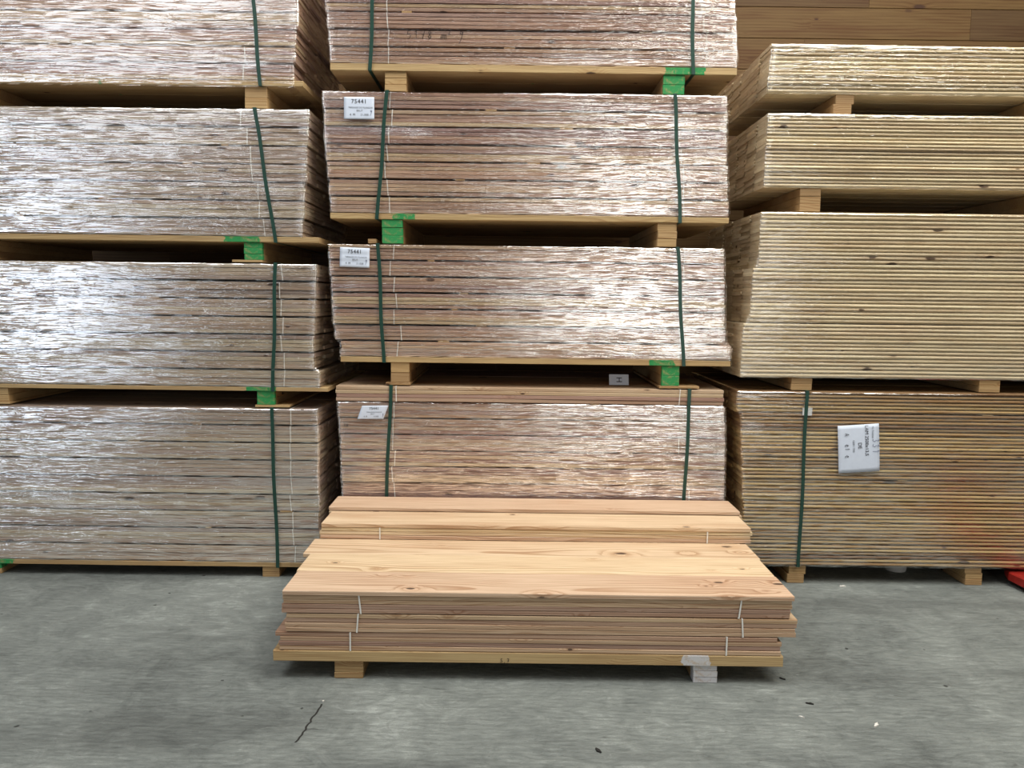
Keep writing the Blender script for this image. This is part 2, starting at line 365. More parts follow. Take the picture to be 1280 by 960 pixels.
# ------------------------------------------------------------------ stretch film
def film_mesh(name, mat, x0, x1, y0, y1, z0, z1, seed, amp=.0022, ends=.05, ext=None):
    """sleeve of film around a package, drawn in over its corners at top and bottom"""
    me_pts = []; rg = random.Random(seed); off = rg.random()*50
    e = .005
    x0 -= e; x1 += e; y0 -= e; y1 += e
    path = []
    nf, ns = 170, 30
    for i in range(nf): path.append((x0+(x1-x0)*i/nf, y0, 0, -1))
    for i in range(ns): path.append((x1, y0+(y1-y0)*i/ns, 1, 0))
    for i in range(40): path.append((x1+(x0-x1)*i/40, y1, 0, 1))
    for i in range(ns): path.append((x0, y1+(y0-y1)*i/ns, -1, 0))
    nz = max(12, int((z1-z0)/.011)); n = len(path)
    verts, cr = [], []
    for j in range(nz+1):
        v = j/nz; z = z0+(z1-z0)*v
        for i, (x, y, nx, ny) in enumerate(path):
            s = x+y
            h = noise.noise(Vector((s*1.6+off, z*38, 1)))*.6+noise.noise(Vector((s*2.6+off, z*70, 7)))*.4
            pk = noise.noise(Vector((s*1.1+off*2, z*3, 3)))
            d = amp*abs(h)*(1+max(0, pk)*2)
            rim = .004*(1-min(1, min(v, 1-v)*14))
            c = 0.0
            if ny != 0:
                de = min(x-x0, x1-x)
                c = max(0, 1-de/ends)*.8
                c = max(c, min(1, max(0, noise.noise(Vector((x*2.3+off*3, z*6, 9)))-.40)*2.2))
            else: c = .55
            cr.append(c)
            if ext:
                lo_, hi_ = ext(v); x = lo_-.004+(x-x0)*(hi_-lo_+.008)/(x1-x0)
            verts.append((x+nx*(d-rim*.5), y+ny*(d-rim*.5), z + (.003*noise.noise(Vector((s*6+off, v, 2)))-.002 if j == nz else 0)))
    faces = []
    for j in range(nz):
        for i in range(n):
            a = j*n+i; b = j*n+(i+1) % n
            faces.append((a, b, b+n, a+n))
    # the film is folded over the top and bottom faces by a hand's breadth
    for (row, zz) in ((nz, z1+.001), (0, z0-.001)):
        base = len(verts)
        for i, (x, y, nx, ny) in enumerate(path):
            rx = verts[row*n+i][0]; verts.append((rx-nx*.05, min(max(y-ny*.05, y0+.05), y1-.05), zz)); cr.append(.5)
        for i in range(n):
            a = row*n+i; b = row*n+(i+1) % n; c_ = base+(i+1) % n; d_ = base+i
            faces.append((a, b, c_, d_) if row else (d_, c_, b, a))
    me = bpy.data.meshes.new(name); me.from_pydata(verts, [], faces)
    at_ = me.attributes.new('crinkle', 'FLOAT', 'POINT')
    for i, c in enumerate(cr): at_.data[i].value = c
    me.materials.append(mat)
    for p in me.polygons: p.use_smooth = True
    return me

# ------------------------------------------------------------------ the setting
def structure(o): o['kind'] = 'structure'; return o
bm = bmesh.new()
bmesh.ops.create_grid(bm, x_segments=2, y_segments=2, size=.5)
bmesh.ops.scale(bm, vec=(34, 26, 1), verts=bm.verts)
fl = to_mesh(bm, 'floor', MAT['concrete'])
structure(link('floor', fl, loc=(0, -3.5, 0)))
# floor crack running towards the pile
WALL_Y = 5.75
bm = bmesh.new(); rg = random.Random(5)
zz = .0; k = 0; bh = .214
while zz < 6.0:
    x = -9 + rg.random()*1.5
    if k % 2: x -= .8
    while x < 9:
        L = rg.uniform(1.9, 3.2)
        bm2 = bmesh.new(); loft_bar(bm2, L-.002, rect_prof(.022, bh-.002, .0035), [0, 1])
        bmesh.ops.translate(bm2, vec=(x+L/2, -.022, zz), verts=bm2.verts)
        me = bpy.data.meshes.new('t'); bm2.to_mesh(me); bm2.free(); bm.from_mesh(me); bpy.data.meshes.remove(me)
        x += L
    zz += bh; k += 1
bmesh.ops.recalc_face_normals(bm, faces=bm.faces)
structure(link('wall_back', to_mesh(bm, 'wall_back', MAT['cladding']), loc=(0, WALL_Y, 0)))

# ------------------------------------------------------------------ wrapped packages of planks
def bearer(parent, x, y0, depth, wd, z0, z1, layers=3, paint=None, seed=0, name='bearer', shifts=None):
    """a bearer of laths nailed on one another; layers of it are sub-parts"""
    rg = random.Random(seed); h = (z1-z0)/layers; first = None
    for k in range(layers):
        bm = bmesh.new(); dx = shifts[k] if shifts else rg.uniform(-.002, .002)
        box(bm, -wd/2, wd/2, 0, depth, 0, h-.0006, .0018)
        me = to_mesh(bm, name, MAT['bearer'])
        o = link(name if k == 0 else 'bearer_lath', me, parent if k == 0 else first, (x+dx, y0+rg.uniform(0, .003), z0+k*h) if k == 0 else (dx, rg.uniform(-.002, .002), k*h))
        if paint and (paint[1] == 'all' or k in paint[1]):
            o['paint_x'] = 0.0; o['paint_width'] = 9.0; o['paint_depth'] = paint[2] if len(paint) > 2 else .02
            o['paint_white'] = 1.0 if paint[0] == 'white' else 0.0
        else:
            o['paint_x'] = 0.0; o['paint_width'] = 0.0; o['paint_depth'] = 0.0; o['paint_white'] = 0.0
        if k == 0:
            first = o
            if paint: o['label'] = '%s painted bearer end' % paint[0]
    return first

def package(name, label, cat, Y, top_px, bot_px, left_px, right_px, xref, length, nb, per, mat, wd=.205, rows=5, prof='rect',
            deck=.03, bearers=(), bear_z0=0.0, straps=(), twines=(), film=None, film_rng=(0, .996), film_bottom_extra=0, seed=1,
            deck_paint=None, group=None, jit=.004, gaps=.009, deck_px=None, anchor='right', bundle_shift=None, strap_front=0, end_side=0,
            height=None, z_bot=None):
    """nb bundles of per planks on a deck board; pixel arguments are turned into metres on the front plane"""
    rg = random.Random(seed)
    z_bot = at(xref, bot_px, Y).z if z_bot is None else z_bot      # underside of planks = top of deck
    z_top = at(xref, top_px, Y).z if height is None else z_bot+height
    zmid = (z_top+z_bot)/2; ymid = 480
    fx = lambda px, z: px_to_x(px, z, Y)
    xr_t = fx(right_px[0], z_top) if right_px else None; xr_b = fx(right_px[1], z_bot) if right_px else None
    xl_t = fx(left_px[0], z_top) if left_px else None; xl_b = fx(left_px[1], z_bot) if left_px else None
    pitch = (z_top-z_bot)/nb; t = (pitch-gaps)/per
    org = Vector(((xl_b if right_px is None else xr_b - length if left_px is None else (xl_b+xr_b)/2), Y, z_bot-deck))
    root = thing(name, label, cat, (org.x, Y, bear_z0), group=group)
    zoff = -bear_z0; X0 = org.x
    meshes = [plank_mesh('plank', length, wd-.003, t-(.0016 if prof == 'rect' else .0006), MAT[mat], seed*31+k, prof) for k in range(5)]
    places = []; spans = []
    for b in range(nb):
        v = (b+.5)/nb
        sh = (bundle_shift or {}).get(b, (0, 0))
        if anchor == 'right': cx = (xr_b+(xr_t-xr_b)*v) - length/2
        elif anchor == 'left': cx = (xl_b+(xl_t-xl_b)*v) + length/2
        else: cx = ((xr_b+(xr_t-xr_b)*v)+(xl_b+(xl_t-xl_b)*v))/2
        cx += sh[0] + rg.uniform(-jit, jit)
        by = rg.uniform(-.003, .003) + (sh[1] if len(sh) > 1 else 0)
        spans.append((cx, by))
        for p in range(per):
            z = z_bot + b*pitch + p*t + .0003 + gaps*.5
            for r in range(rows):
                yy = r*wd + by + rg.uniform(-.002, .002) + (rg.uniform(-.0015, .0015))
                xx = cx + rg.uniform(-jit, jit)*(1.0 if r == 0 else 2.2)
                places.append((r, b, p, xx, yy, z))
    # the hundred that show largest: front row, then top layer, then the rows behind, nearest first
    def rank(q):
        r, b, p = q[:3]
        if r == 0: return 0
        if b == nb-1 and p == per-1: return 1
        return 2+r
    places.sort(key=rank)
    indiv, rest = places[:100], places[100:]
    for i, (r, b, p, xx, yy, z) in enumerate(indiv):
        link('plank', meshes[(b*per+p*3+r+i) % 5], root, (xx-X0, yy, z+zoff))
    if rest:
        bm = bmesh.new()
        for i, (r, b, p, xx, yy, z) in enumerate(rest):
            m0 = len(bm.verts); bm.from_mesh(meshes[i % 5]); bm.verts.ensure_lookup_table()
            for vtx in bm.verts[m0:]: vtx.co += Vector((xx-X0, yy, z+zoff))
        o = link('inner_planks', to_mesh(bm, 'inner_planks', MAT[mat]), root); o['kind'] = 'stuff'
    D = rows*wd
    # thin spacers in some of the seams between bundles
    for b in range(1, nb):
        if gaps > .004:
            for s in (0,):
                x = rg.uniform(-.42, .42)*length; w_ = rg.uniform(.03, .07)
                link('seam_spacer', box_mesh('seam_spacer', (w_, .25, gaps-.0008), MAT['bearer'], .0005), root, (spans[b][0]-X0+x, .001, z_bot+b*pitch-gaps*.5+.0004+zoff))
    # deck board row
    if deck:
        dl = length*1.0
        for r in range(rows):
            if deck_px: xa, xb = fx(deck_px[0], z_bot) if deck_px[0] is not None else None, fx(deck_px[1], z_bot)
            if deck_px and xa is None: xa = xb-length
            if not deck_px: xa, xb = spans[0][0]-length/2-.005, spans[0][0]+length/2+.005
            me = plank_mesh('deck_board', xb-xa, wd-.003, deck-.001, MAT['deck'], seed*77+r, 'rect', .001)
            o = link('deck_board', me, root, ((xa+xb)/2-X0, r*wd-.004, z_bot-deck+zoff))
            o['paint_x'] = 0.0; o['paint_width'] = 0.0; o['paint_depth'] = .01; o['paint_white'] = 0.0
            if deck_paint and r == 0:
                o['paint_x'] = fx(deck_paint[0], z_bot) - (xa+xb)/2; o['paint_width'] = deck_paint[1]
    zb = z_bot-deck
    for (px0, px1, layers, paint, shifts) in bearers:
        xa, xb = fx(px0, zb-.03), fx(px1, zb-.03)
        bearer(root, (xa+xb)/2-X0, .004, D-.02, xb-xa, 0.0, zb-bear_z0, layers, paint, seed*13+int(px0) % 97, shifts=shifts)
    # white twine about each bundle's front stack
    for (pxs, jx) in twines:
        for b in range(nb):
            v = (b+.5)/nb
            px = pxs[0]*(1-v)+pxs[1]*v
            x = fx(px, z_bot+(z_top-z_bot)*v) + rg.uniform(-jx, jx) - X0
            sl = rg.uniform(-.008, .008)
            z0 = z_bot+b*pitch+gaps*.5+zoff; z1 = z0+per*t
            me = loop_band('twine', MAT['twine'], .0045, .0012, lambda u, x=x, sl=sl: x+sl*(u-.5), spans[b][1]-.003, spans[b][1]+wd-.001, z0, z1, 3, .0008)
            link('twine', me, root)
    for sp in straps:
        bot_x, top_x = fx(sp[0], z_bot), fx(sp[1], z_top)
        zlo = (zb if len(sp) < 3 or sp[2] else zb)
        fy = -.0055
        wig = rg.random()*6
        me = loop_band('strap', MAT['strap'], .019, .0012, lambda u, a=bot_x-X0, b=top_x-X0: a+(b-a)*u+.0025*math.sin(u*9+wig), fy-.006, D+.006, zlo+zoff, z_top+zoff+.001, 24, .001)
        o = link('strap', me, root)
    if film:
        x0 = min(s[0] for s in spans)-length/2-.003; x1 = max(s[0] for s in spans)+length/2+.003
        za = z_bot+(z_top-z_bot)*film_rng[0]-film_bottom_extra; zc = z_bot+(z_top-z_bot)*film_rng[1]
        def ext(v):
            f = min(max((za+(zc-za)*v-z_bot)/(z_top-z_bot)*nb-.5, 0), nb-1.001); i = int(f); f -= i; f = min(1, max(0, (f-.3)/.4))
            j = min(i+1, nb-1); c = spans[i][0]*(1-f)+spans[j][0]*f
            return c-length/2-X0-.002, c+length/2-X0+.002
        me = film_mesh('stretch_film', MAT[film], x0-X0, x1-X0, -.006, D+.004, za+zoff, zc+zoff, seed, ext=ext)
        link('stretch_film', me, root)
    root['_x0'] = X0
    return root, dict(X0=X0, z_top=z_top, z_bot=z_bot, zb=zb, zoff=zoff, D=D, pitch=pitch, spans=spans, t=t)

def px_to_x(px, z, Y):
    """x on the front plane, at height z, for a photograph column"""
    # invert for the row that sees height z at this column
    lo, hi = -2000, 3000
    for _ in range(40):
        mid = (lo+hi)/2
        if at(px, mid, Y).z > z: lo = mid
        else: hi = mid
    return at(px, (lo+hi)/2, Y).x

YL, YC, YR = 4.12, 4.14, 4.12

# ---- left column, bottom to top: each package rests on its own bearers
def zed(px, py, Y): return at(px, py, Y).z
Ltop4 = zed(200, 508, YL)
PK = {}
PK['L4'] = package('plank_package', 'grey wrapped plank package standing on the floor, bottom of the left column', 'plank package', YL, 508, 701, None, (398, 400), 200, 2.1, 9, 4, 'grey_larch',
    bearers=((328, 349, 2, None, None), (-30, 1, 2, ('green', (1,), .05), None)), straps=((348, 340),), twines=(((367, 362), .012),), film='film', film_bottom_extra=.0, seed=11,
    deck_paint=(6, .05), deck=.026)
PK['L3'] = package('plank_package', 'grey wrapped plank package with splayed lower planks, second from the floor in the left column', 'plank package', YL, 327, 482, None, (396, 389), 200, 2.1, 7, 4, 'grey_larch',
    bearers=((321, 343, 2, ('green', 'all', .03), None), (-14, 10, 2, None, None)), straps=((342, 345),), twines=(((354, 350), .012),), film='film', seed=12,
    bundle_shift={0: (.045,), 1: (.01,)}, deck_px=(None, 410), deck_paint=(325, .085), deck=.022, bear_z0=PK['L4'][1]['z_top']+.0155)
PK['L2'] = package('plank_package', 'wrapped plank package in the left column on a green-painted bearer, its strap leaning', 'plank package', YL, 134, 294, None, (387, 378), 200, 2.1, 7, 4, 'grey_larch',
    bearers=((305, 328, 3, ('green', 'all', .03), None), (-40, -14, 3, None, None)), straps=((345, 319),), twines=(((332, 300), .02),), film='film', seed=13,
    deck_px=(None, 399), deck_paint=(302, .095), film_bottom_extra=0, bear_z0=PK['L3'][1]['z_top']+.0155)
PK['L1'] = package('plank_package', 'topmost wrapped plank package of the left column, cut off by the picture edge', 'plank package', YL, -52, 99, None, (376, 367), 200, 2.1, 7, 4, 'larch',
    bearers=((305, 333, 2, None, None), (-46, -18, 2, None, None)), straps=((326, 313),), twines=(((305, 332), .02),), film='film', seed=14,
    deck_px=(None, 379), deck=.028, film_bottom_extra=.03, bear_z0=PK['L2'][1]['z_top']+.003)

# ---- centre column
PK['C4'] = package('plank_package', 'larch plank package behind the loose pile, its top bundle outside the film', 'plank package', YC, 484, 684, (423, 427), (906, 908), 660, 2.1, 10, 4, 'larch', anchor='mid',
    bearers=((488, 512, 3, None, None), (830, 852, 3, None, None)), straps=((481, 489), (851, 862)), twines=(((494, 494), .015), ((856, 852), .03)), film='film', film_rng=(0, .9), seed=21,
    bundle_shift={9: (-.008, -.004), 8: (-.002,), }, gaps=.007, jit=.003)
PK['C3'] = package('plank_package', 'larch plank package with creased delivery slip, third from top in centre column', 'plank package', YC, 307, 448, (411, 424), (903, 906), 660, 2.1, 7, 4, 'larch', anchor='mid',
    bearers=((488, 511, 2, None, None), (828, 850, 2, ('green', 'all', .03), None)), straps=((480, 473), (854, 847)), twines=(((500, 490), .018), ((848, 856), .01)), film='film', seed=22,
    bundle_shift={0: (.02,)}, deck_px=(426, 913), deck_paint=(826, .07), bear_z0=PK['C4'][1]['z_top']+.0165)
PK['C2'] = package('plank_package', 'larch plank package with flat white delivery slip, second from top in centre column', 'plank package', YC, 116, 269, (403, 413), (907, 911), 660, 2.1, 7, 4, 'larch', anchor='mid',
    bearers=((477, 503, 3, ('green', (0, 1, 2), .03), None), (822, 846, 3, None, None)), straps=((472, 484), (850, 843)), twines=(((486, 486), .02), ((857, 842), .012)), film='film', seed=23,
    deck_px=(413, 911), deck_paint=(506, .06), bear_z0=PK['C3'][1]['z_top']+.003)
PK['C1'] = package('plank_package', 'topmost larch package of the centre column, marked in pen above yellow deck boards', 'plank package', YC, -72, 82, (406, 416), (912, 919), 660, 2.1, 7, 4, 'larch', anchor='mid',
    bearers=((481, 508, 3, None, None), (829, 856, 2, ('green', 'all', .01), None)), straps=((463, 469), (866, 865)), twines=(((488, 484), .012), ((882, 876), .012)), film='film', seed=24,
    deck_px=(413, 921), deck_paint=(856, .10), deck=.036, bear_z0=PK['C2'][1]['z_top']+.003)

# ---- right column: profiled boards, 2.5 m long, bearers loose between the packages
def rpack(key, label, top, bot, left, n, rows, mat, seed, shifts=None, film='film_smooth', **kw):
    PK[key] = package('board_package', label, 'board package', YR, top, bot, left, None, 1110, 2.5, n, kw.pop('per', 1), mat, wd=.178, rows=rows, prof='tongue', deck=0, gaps=kw.pop('gaps', .0012),
        film=film, seed=seed, anchor='left', jit=kw.pop('jit', .003), bundle_shift=shifts, **kw)
    return PK[key][1]
def seamed(key): pass
Z0 = zed(1110, 709, YR)
rpack('R4', 'brown board package on the floor with a white sheet and one green strap', 490, 709, (926, 930), 8, 6, 'mixed_pine', 31, per=6, gaps=.0045, straps=((997, 1008),),
      shifts={7: (-.02,), 6: (.0,), 0: (.01,)}, bear_z0=Z0, film_bottom_extra=.0)
rpack('R3', 'tall package of pale profiled boards in three lifts, above the brown board package', 266, 474, (948, 931), 3, 6, 'pine', 32, per=14, gaps=.004, bear_z0=zed(1110, 474, YR),
      shifts={0: (-.025,), 1: (.0,), 2: (.02,)})
rpack('R2', 'pale profiled board package in two lifts, second from the top in the right column', 143, 236, (960, 955), 2, 6, 'pine', 33, per=10, gaps=.003, bear_z0=zed(1110, 236, YR))
rpack('R1', 'topmost pale board package of the right column, in front of the plank wall', 56, 118, (965, 959), 3, 6, 'pine', 34, per=4, gaps=.004, bear_z0=zed(1110, 118, YR))

# loose bearers between the right-hand packages
def loose_bearer(label, px0, px1, zlo, zhi, layers, shifts, seed, depth=1.0, group=None, y=None):
    y = YR+.012 if y is None else y
    zc = (zlo+zhi)/2; xa, xb = px_to_x(px0, zc, YR), px_to_x(px1, zc, YR)
    root = thing('loose_bearer', label, 'wooden bearer', ((xa+xb)/2, y, zlo), group=group)
    h = (zhi-zlo)/layers
    for k in range(layers):
        o = link('bearer_lath', box_mesh('bearer_lath', (xb-xa, depth, h-.0004), MAT['bearer'], .0018), root, (shifts[k], .003*(k % 2), k*h))
        o['paint_x'] = 0.0; o['paint_width'] = 0.0; o['paint_depth'] = 0.0; o['paint_white'] = 0.0
    return root
r = {k: v[1] for k, v in PK.items()}
eps = .0005
loose_bearer('two offset laths between the two topmost pale board packages', 1044, 1067, r['R2']['z_top']+.003, r['R1']['zb']-eps, 2, (-.004, .008), 1)
loose_bearer('stacked laths between second and third pale board packages', 1001, 1027, r['R3']['z_top']+.003, r['R2']['zb']-eps, 3, (0, .001, -.001), 2)
loose_bearer('left bearer on top of the brown board package', 990, 1016, r['R4']['z_top']+.003, r['R3']['zb']-eps, 2, (0, .002), 3)
loose_bearer('right bearer on top of the brown board package', 1226, 1252, r['R4']['z_top']+.003, r['R3']['zb']-eps, 2, (0, .001), 4)
loose_bearer('floor bearer under the brown board package below its green strap', 986, 1007, 0.0, r['R4']['zb']-eps, 2, (-.004, .005), 5)
loose_bearer('floor bearer under the brown board package nearest the red fork', 1208, 1229, 0.0, r['R4']['zb']-eps, 3, (.003, .004, -.004), 6)
for k, a, b, px in (('R2', 'R1', 'top', 1300), ('R3', 'R2', 'middle', 1312)):
    loose_bearer('right-hand bearer of the %s gap in the right column, past the picture edge' % b, px, px+25, r[k]['z_top']+.003, r[a]['zb']-eps, 2, (0, .002), px)
for (lo, hi, nm, px) in ((0.0, r['R4']['zb'], 'floor', 1440), (r['R4']['z_top'], r['R3']['zb'], 'package top', 1470), (r['R3']['z_top'], r['R2']['zb'], 'upper', 1490), (r['R2']['z_top'], r['R1']['zb'], 'highest', 1500)):
    loose_bearer('far right %s bearer of the right column outside the picture' % nm, px, px+25, lo+eps, hi-eps, 2, (0, .002), px)

# thin slats lying on package tops under the bearers
def slat(label, px0, px1, key, Y, depth=.9, h=.0118, y=.0):
    q = r[key]; xa, xb = px_to_x(px0, q['z_top'], Y), px_to_x(px1, q['z_top'], Y)
    o = link('wooden_slat', box_mesh('wooden_slat', (xb-xa, depth, h), MAT['bearer'], .001), None, ((xa+xb)/2, Y+y, q['z_top']+.003))
    for a in ('paint_x', 'paint_width', 'paint_depth', 'paint_white'): o[a] = 0.0
    return tag(o, label, 'wooden slat')
slat('thin slat under the green bearer on the second left package', 290, 328, 'L3', YL)
slat('thin slat under the left end bearer of the second left package, at picture edge', -45, -10, 'L3', YL)
slat('thin slat under the green bearer on the bottom left package', 319, 362, 'L4', YL)
slat('thin slat on the bottom left package at the left picture edge', -16, 12, 'L4', YL)
slat('thin slat beneath the left bearer on the strapped package behind the loose pile', 482, 513, 'C4', YC, h=.0128)
slat('thin slat beneath the green bearer on the strapped package behind the loose pile', 824, 874, 'C4', YC, h=.0128)
slat('short lath end on the centre package with the striped slip, left of the green bearer', 460, 470, 'C3', YC, h=.022)

# ---- printed slips and writing
def front_child(root_info, name, me, px, py, Y, dy=-.0125, rot=(0, 0, 0)):
    root, q = root_info; p = at(px, py, Y)
    return link(name, me, root, (p.x-q['X0'], dy, p.z+q['zoff']), rot)
def paper_mesh(name, wd, ht, bow=.002, skew=0, ripple=0, mat=None, bend_top=0):
    bm = bmesh.new(); nx, nz = 10, 12; V = {}
    for s in (0, 1):
        for i in range(nx+1):
            for j in range(nz+1):
                u, v = i/nx, j/nz
                y = -bow*math.sin(v*PI)*.6 - ripple*math.sin(v*17) - s*.0003 - bow*math.sin(u*PI)*.4
                V[s, i, j] = bm.verts.new(((u-.5)*wd+skew*(v-.5), y, (v-.5)*ht))
    for i in range(nx):
        for j in range(nz):
            bm.faces.new((V[1, i, j], V[1, i+1, j], V[1, i+1, j+1], V[1, i, j+1]))
            bm.faces.new((V[0, i, j+1], V[0, i+1, j+1], V[0, i+1, j], V[0, i, j]))
    for i in range(nx):
        bm.faces.new((V[0, i, 0], V[0, i+1, 0], V[1, i+1, 0], V[1, i, 0])); bm.faces.new((V[1, i, nz], V[1, i+1, nz], V[0, i+1, nz], V[0, i, nz]))
    for j in range(nz):
        bm.faces.new((V[0, 0, j], V[1, 0, j], V[1, 0, j+1], V[0, 0, j+1])); bm.faces.new((V[1, nx, j], V[0, nx, j], V[0, nx, j+1], V[1, nx, j+1]))
    return to_mesh(bm, name, mat or MAT['paper'], True)
TXR = (PI/2, 0, 0)
def slip(key, px, py, wpx, hpx, Y, skew=0, rot=0, ripple=0):
    w_ = wpx*Y/F_PX; h_ = hpx*Y/F_PX
    s = front_child(PK[key], 'paper_slip', paper_mesh('paper_slip', w_, h_, .0015, skew, ripple), px, py, Y, -.0135, (0, rot, 0))
    yo = -.0024-ripple
    def put(txt, size, x, z, m='ink', sp=1):
        link('printed_text', text_mesh('printed_text', txt, size, MAT[m], spacing=sp), s, (x*w_+skew*z, yo, z*h_), TXR)
    put('75441', h_*.27, 0, .29, 'ink', 1.1)
    put('TERRASSE DG PLANCHE', h_*.105, .05, .02, 'grey_ink')
    put('BRUT', h_*.12, .02, -.12, 'grey_ink')
    put('4  M', h_*.14, -.22, -.30, 'ink'); put('21.008', h_*.14, .18, -.30, 'grey_ink')
    link('pen_mark', scribble_mesh('pen_mark', '9', h_*.16, MAT['blue_ink'], .0015), s, (w_*.36, yo, -h_*.26))
    return s
slip('C2', 449.5, 136, 36.5, 26, YC)
slip('C3', 444, 322, 36.5, 24, YC, 0, .03, .0011)
slip('C4', 466.5, 515, 33, 17, YC, .028, -.02)
# big sheet on the brown package, its print running downwards
W_, H_ = 52*YR/F_PX, 61*YR/F_PX
sh = front_child(PK['R4'], 'paper_sheet', paper_mesh('paper_sheet', W_, H_, .004), 1072, 560, YR, -.0125, (0, math.radians(-4.5), 0))
def put(txt, size, x, z, m='ink'):
    link('printed_text', text_mesh('printed_text', txt, size, MAT[m]), sh, (x*W_, -.0055, z*H_), (PI/2, PI/2, 0))
put('LAM 2500x13,5', H_*.10, .19, .16); put('DE', H_*.11, .02, .06); put('1200 / 700', H_*.06, -.13, .06, 'grey_ink'); put('N. Palette', H_*.06, .34, .33, 'grey_ink')
link('pen_mark', scribble_mesh('pen_mark', '331', H_*.13, MAT['blue_ink'], .002), sh, (.33*W_, -.006, .19*H_), (0, PI/2, 0))
link('pen_mark', scribble_mesh('pen_mark', 'AL e1 e', H_*.09, MAT['ink'], .002), sh, (-.34*W_, -.006, .34*H_), (0, PI/2, 0))
# strap guard tag on the brown package
q = PK['R4']
front_child(q, 'strap_guard', box_mesh('strap_guard', (.052, .002, .042), MAT['clip'], .0006), 1008, 519, YR, -.0115)
# pen marks on plank edges
front_child(PK['C1'], 'pen_mark', scribble_mesh('pen_mark', '5178 m2 9', .042, MAT['ink'], .0026, sup=(6,)), 508, 49, YC, -.0045)
front_child(PK['C4'], 'pen_mark', scribble_mesh('pen_mark', 'TU', .016, MAT['ink'], .003), 430, 533, YC, -.0045)
# card standing in the gap below the third centre package
p = at(774, 471, YC+.16)
card = thing('white_card', 'small white card with a black letter in the dark gap of the centre column', 'card', (p.x, YC+.16, r['C4']['z_top']+.0005), (-.35, 0, 0))
link('card_sheet', box_mesh('card_sheet', (.11, .0012, .062), MAT['paper'], .0002), card)
link('printed_text', text_mesh('printed_text', 'H', .045, MAT['ink']), card, (0, -.0012, .03), (PI/2, PI/2, 0))

# ------------------------------------------------------------------ the loose pile in front
YP = 2.985
PW = .221; PT = .0213
zdeck0 = at(640, 829, YP).z; zdeck1 = at(640, 817, YP).z+.004
ztop = at(640, 740, YP).z
skid = thing('timber_skid', 'low timber skid on the floor carrying the loose plank pile, one bearer end white', 'skid', (0, YP, 0))
xa, xb = px_to_x(342, zdeck0, YP), px_to_x(978, zdeck0, YP)
for r_ in range(5):
    me = plank_mesh('deck_board', xb-xa, PW-.004, zdeck1-zdeck0-.001, MAT['deck'], 900+r_, 'rect', .001)
    o = link('deck_board', me, skid, ((xa+xb)/2 + (0 if r_ == 0 else random.uniform(-.01, .01)), r_*PW-.004, zdeck0))
    o['paint_x'] = 0.0; o['paint_width'] = 0.0; o['paint_depth'] = .004; o['paint_white'] = 0.0
    if r_ == 0:
        o['paint_x'] = px_to_x(870, zdeck0, YP)-(xa+xb)/2; o['paint_width'] = .055; o['paint_white'] = 1.0
        link('pen_mark', scribble_mesh('pen_mark', 'S,7', .016, MAT['ink'], .002), o, (px_to_x(625, zdeck0, YP)-(xa+xb)/2, -.0035, .006))
bearer(skid, (px_to_x(417, .05, YP)+px_to_x(453, .05, YP))/2, .006, 1.04, px_to_x(453, .05, YP)-px_to_x(417, .05, YP), 0, zdeck0-.0005, 3, None, 5)
bearer(skid, (px_to_x(867, .05, YP)+px_to_x(897, .05, YP))/2, .004, 1.04, px_to_x(897, .05, YP)-px_to_x(867, .05, YP), 0, zdeck0-.0005, 3, ('white', 'all', .05), 6)

gap = .003
PTT = (ztop-zdeck1-3*gap)/13.0             # five planks high at the top, four in the layers below
def loose_bundle(label, x0, x1, row, z0, n, twine_x=(), group=None, mat='bundle_larch', seed=0, jitters=None):
    L = x1-x0; rg = random.Random(seed)
    root = thing('plank_bundle', label, 'plank bundle', ((x0+x1)/2, YP+row*PW, z0), group=group)
    mesh = [plank_mesh('plank', L, PW-.007, PTT-.0009, MAT[mat], seed*17+k, 'rect', .0014) for k in range(4)]
    for k in range(n):
        dx, dy = (jitters or {}).get(k, (rg.uniform(-.006, .006), rg.uniform(-.0012, .0012)))
        link('plank', mesh[k % 4], root, (dx, dy, k*PTT))
    for tx, sl in twine_x:
        x = tx-(x0+x1)/2
        me = loop_band('twine', MAT['twine'], .0062, .0012, lambda u, x=x, sl=sl: x+sl*(u-.5), -.0030, PW-.0055, .0002, n*PTT-.0003, 4, .0006)
        link('twine', me, root)
    return root
def loose_plank(label, x0, x1, row, z0, seed, dy=0.0, wd=None):
    me = plank_mesh('loose_plank', x1-x0, (wd or PW-.0015), PTT-.0006, MAT['pink_larch'], seed*17, 'rect', .0004)
    o = link('loose_plank', me, None, ((x0+x1)/2, YP+row*PW+dy, z0))
    return tag(o, label, 'plank', 'untied planks on top of the loose pile')
X = lambda px, z: px_to_x(px, z, YP)
zA = [zdeck1+.001, zdeck1+4*PTT+gap, zdeck1+8*PTT+2*gap]
zP = zA[2]+4*PTT+.0012
G = 'tied plank bundles of the loose pile'
loose_bundle('bottom front bundle of the loose pile, tied with twine, resting on the skid', X(350, zA[0]), X(976, zA[0]), 0, zA[0], 4, ((X(438, zA[0]+.04), .0), (X(908, zA[0]+.04), .0)), G, seed=41, jitters={3: (-.018, .001)})
loose_bundle('middle front bundle of the loose pile, its right end reaching furthest out', X(357, zA[1]), X(994, zA[1]), 0, zA[1], 4, ((X(447, zA[1]+.04), .006), (X(928, zA[1]+.04), -.006)), G, seed=42)
loose_bundle('top front bundle of the loose pile, tied under the wide swirling plank', X(354, zA[2]), X(989, zA[2]), 0, zA[2], 4, ((X(450, zA[2]+.04), -.008), (X(925, zA[2]+.04), .008)), G, seed=43)
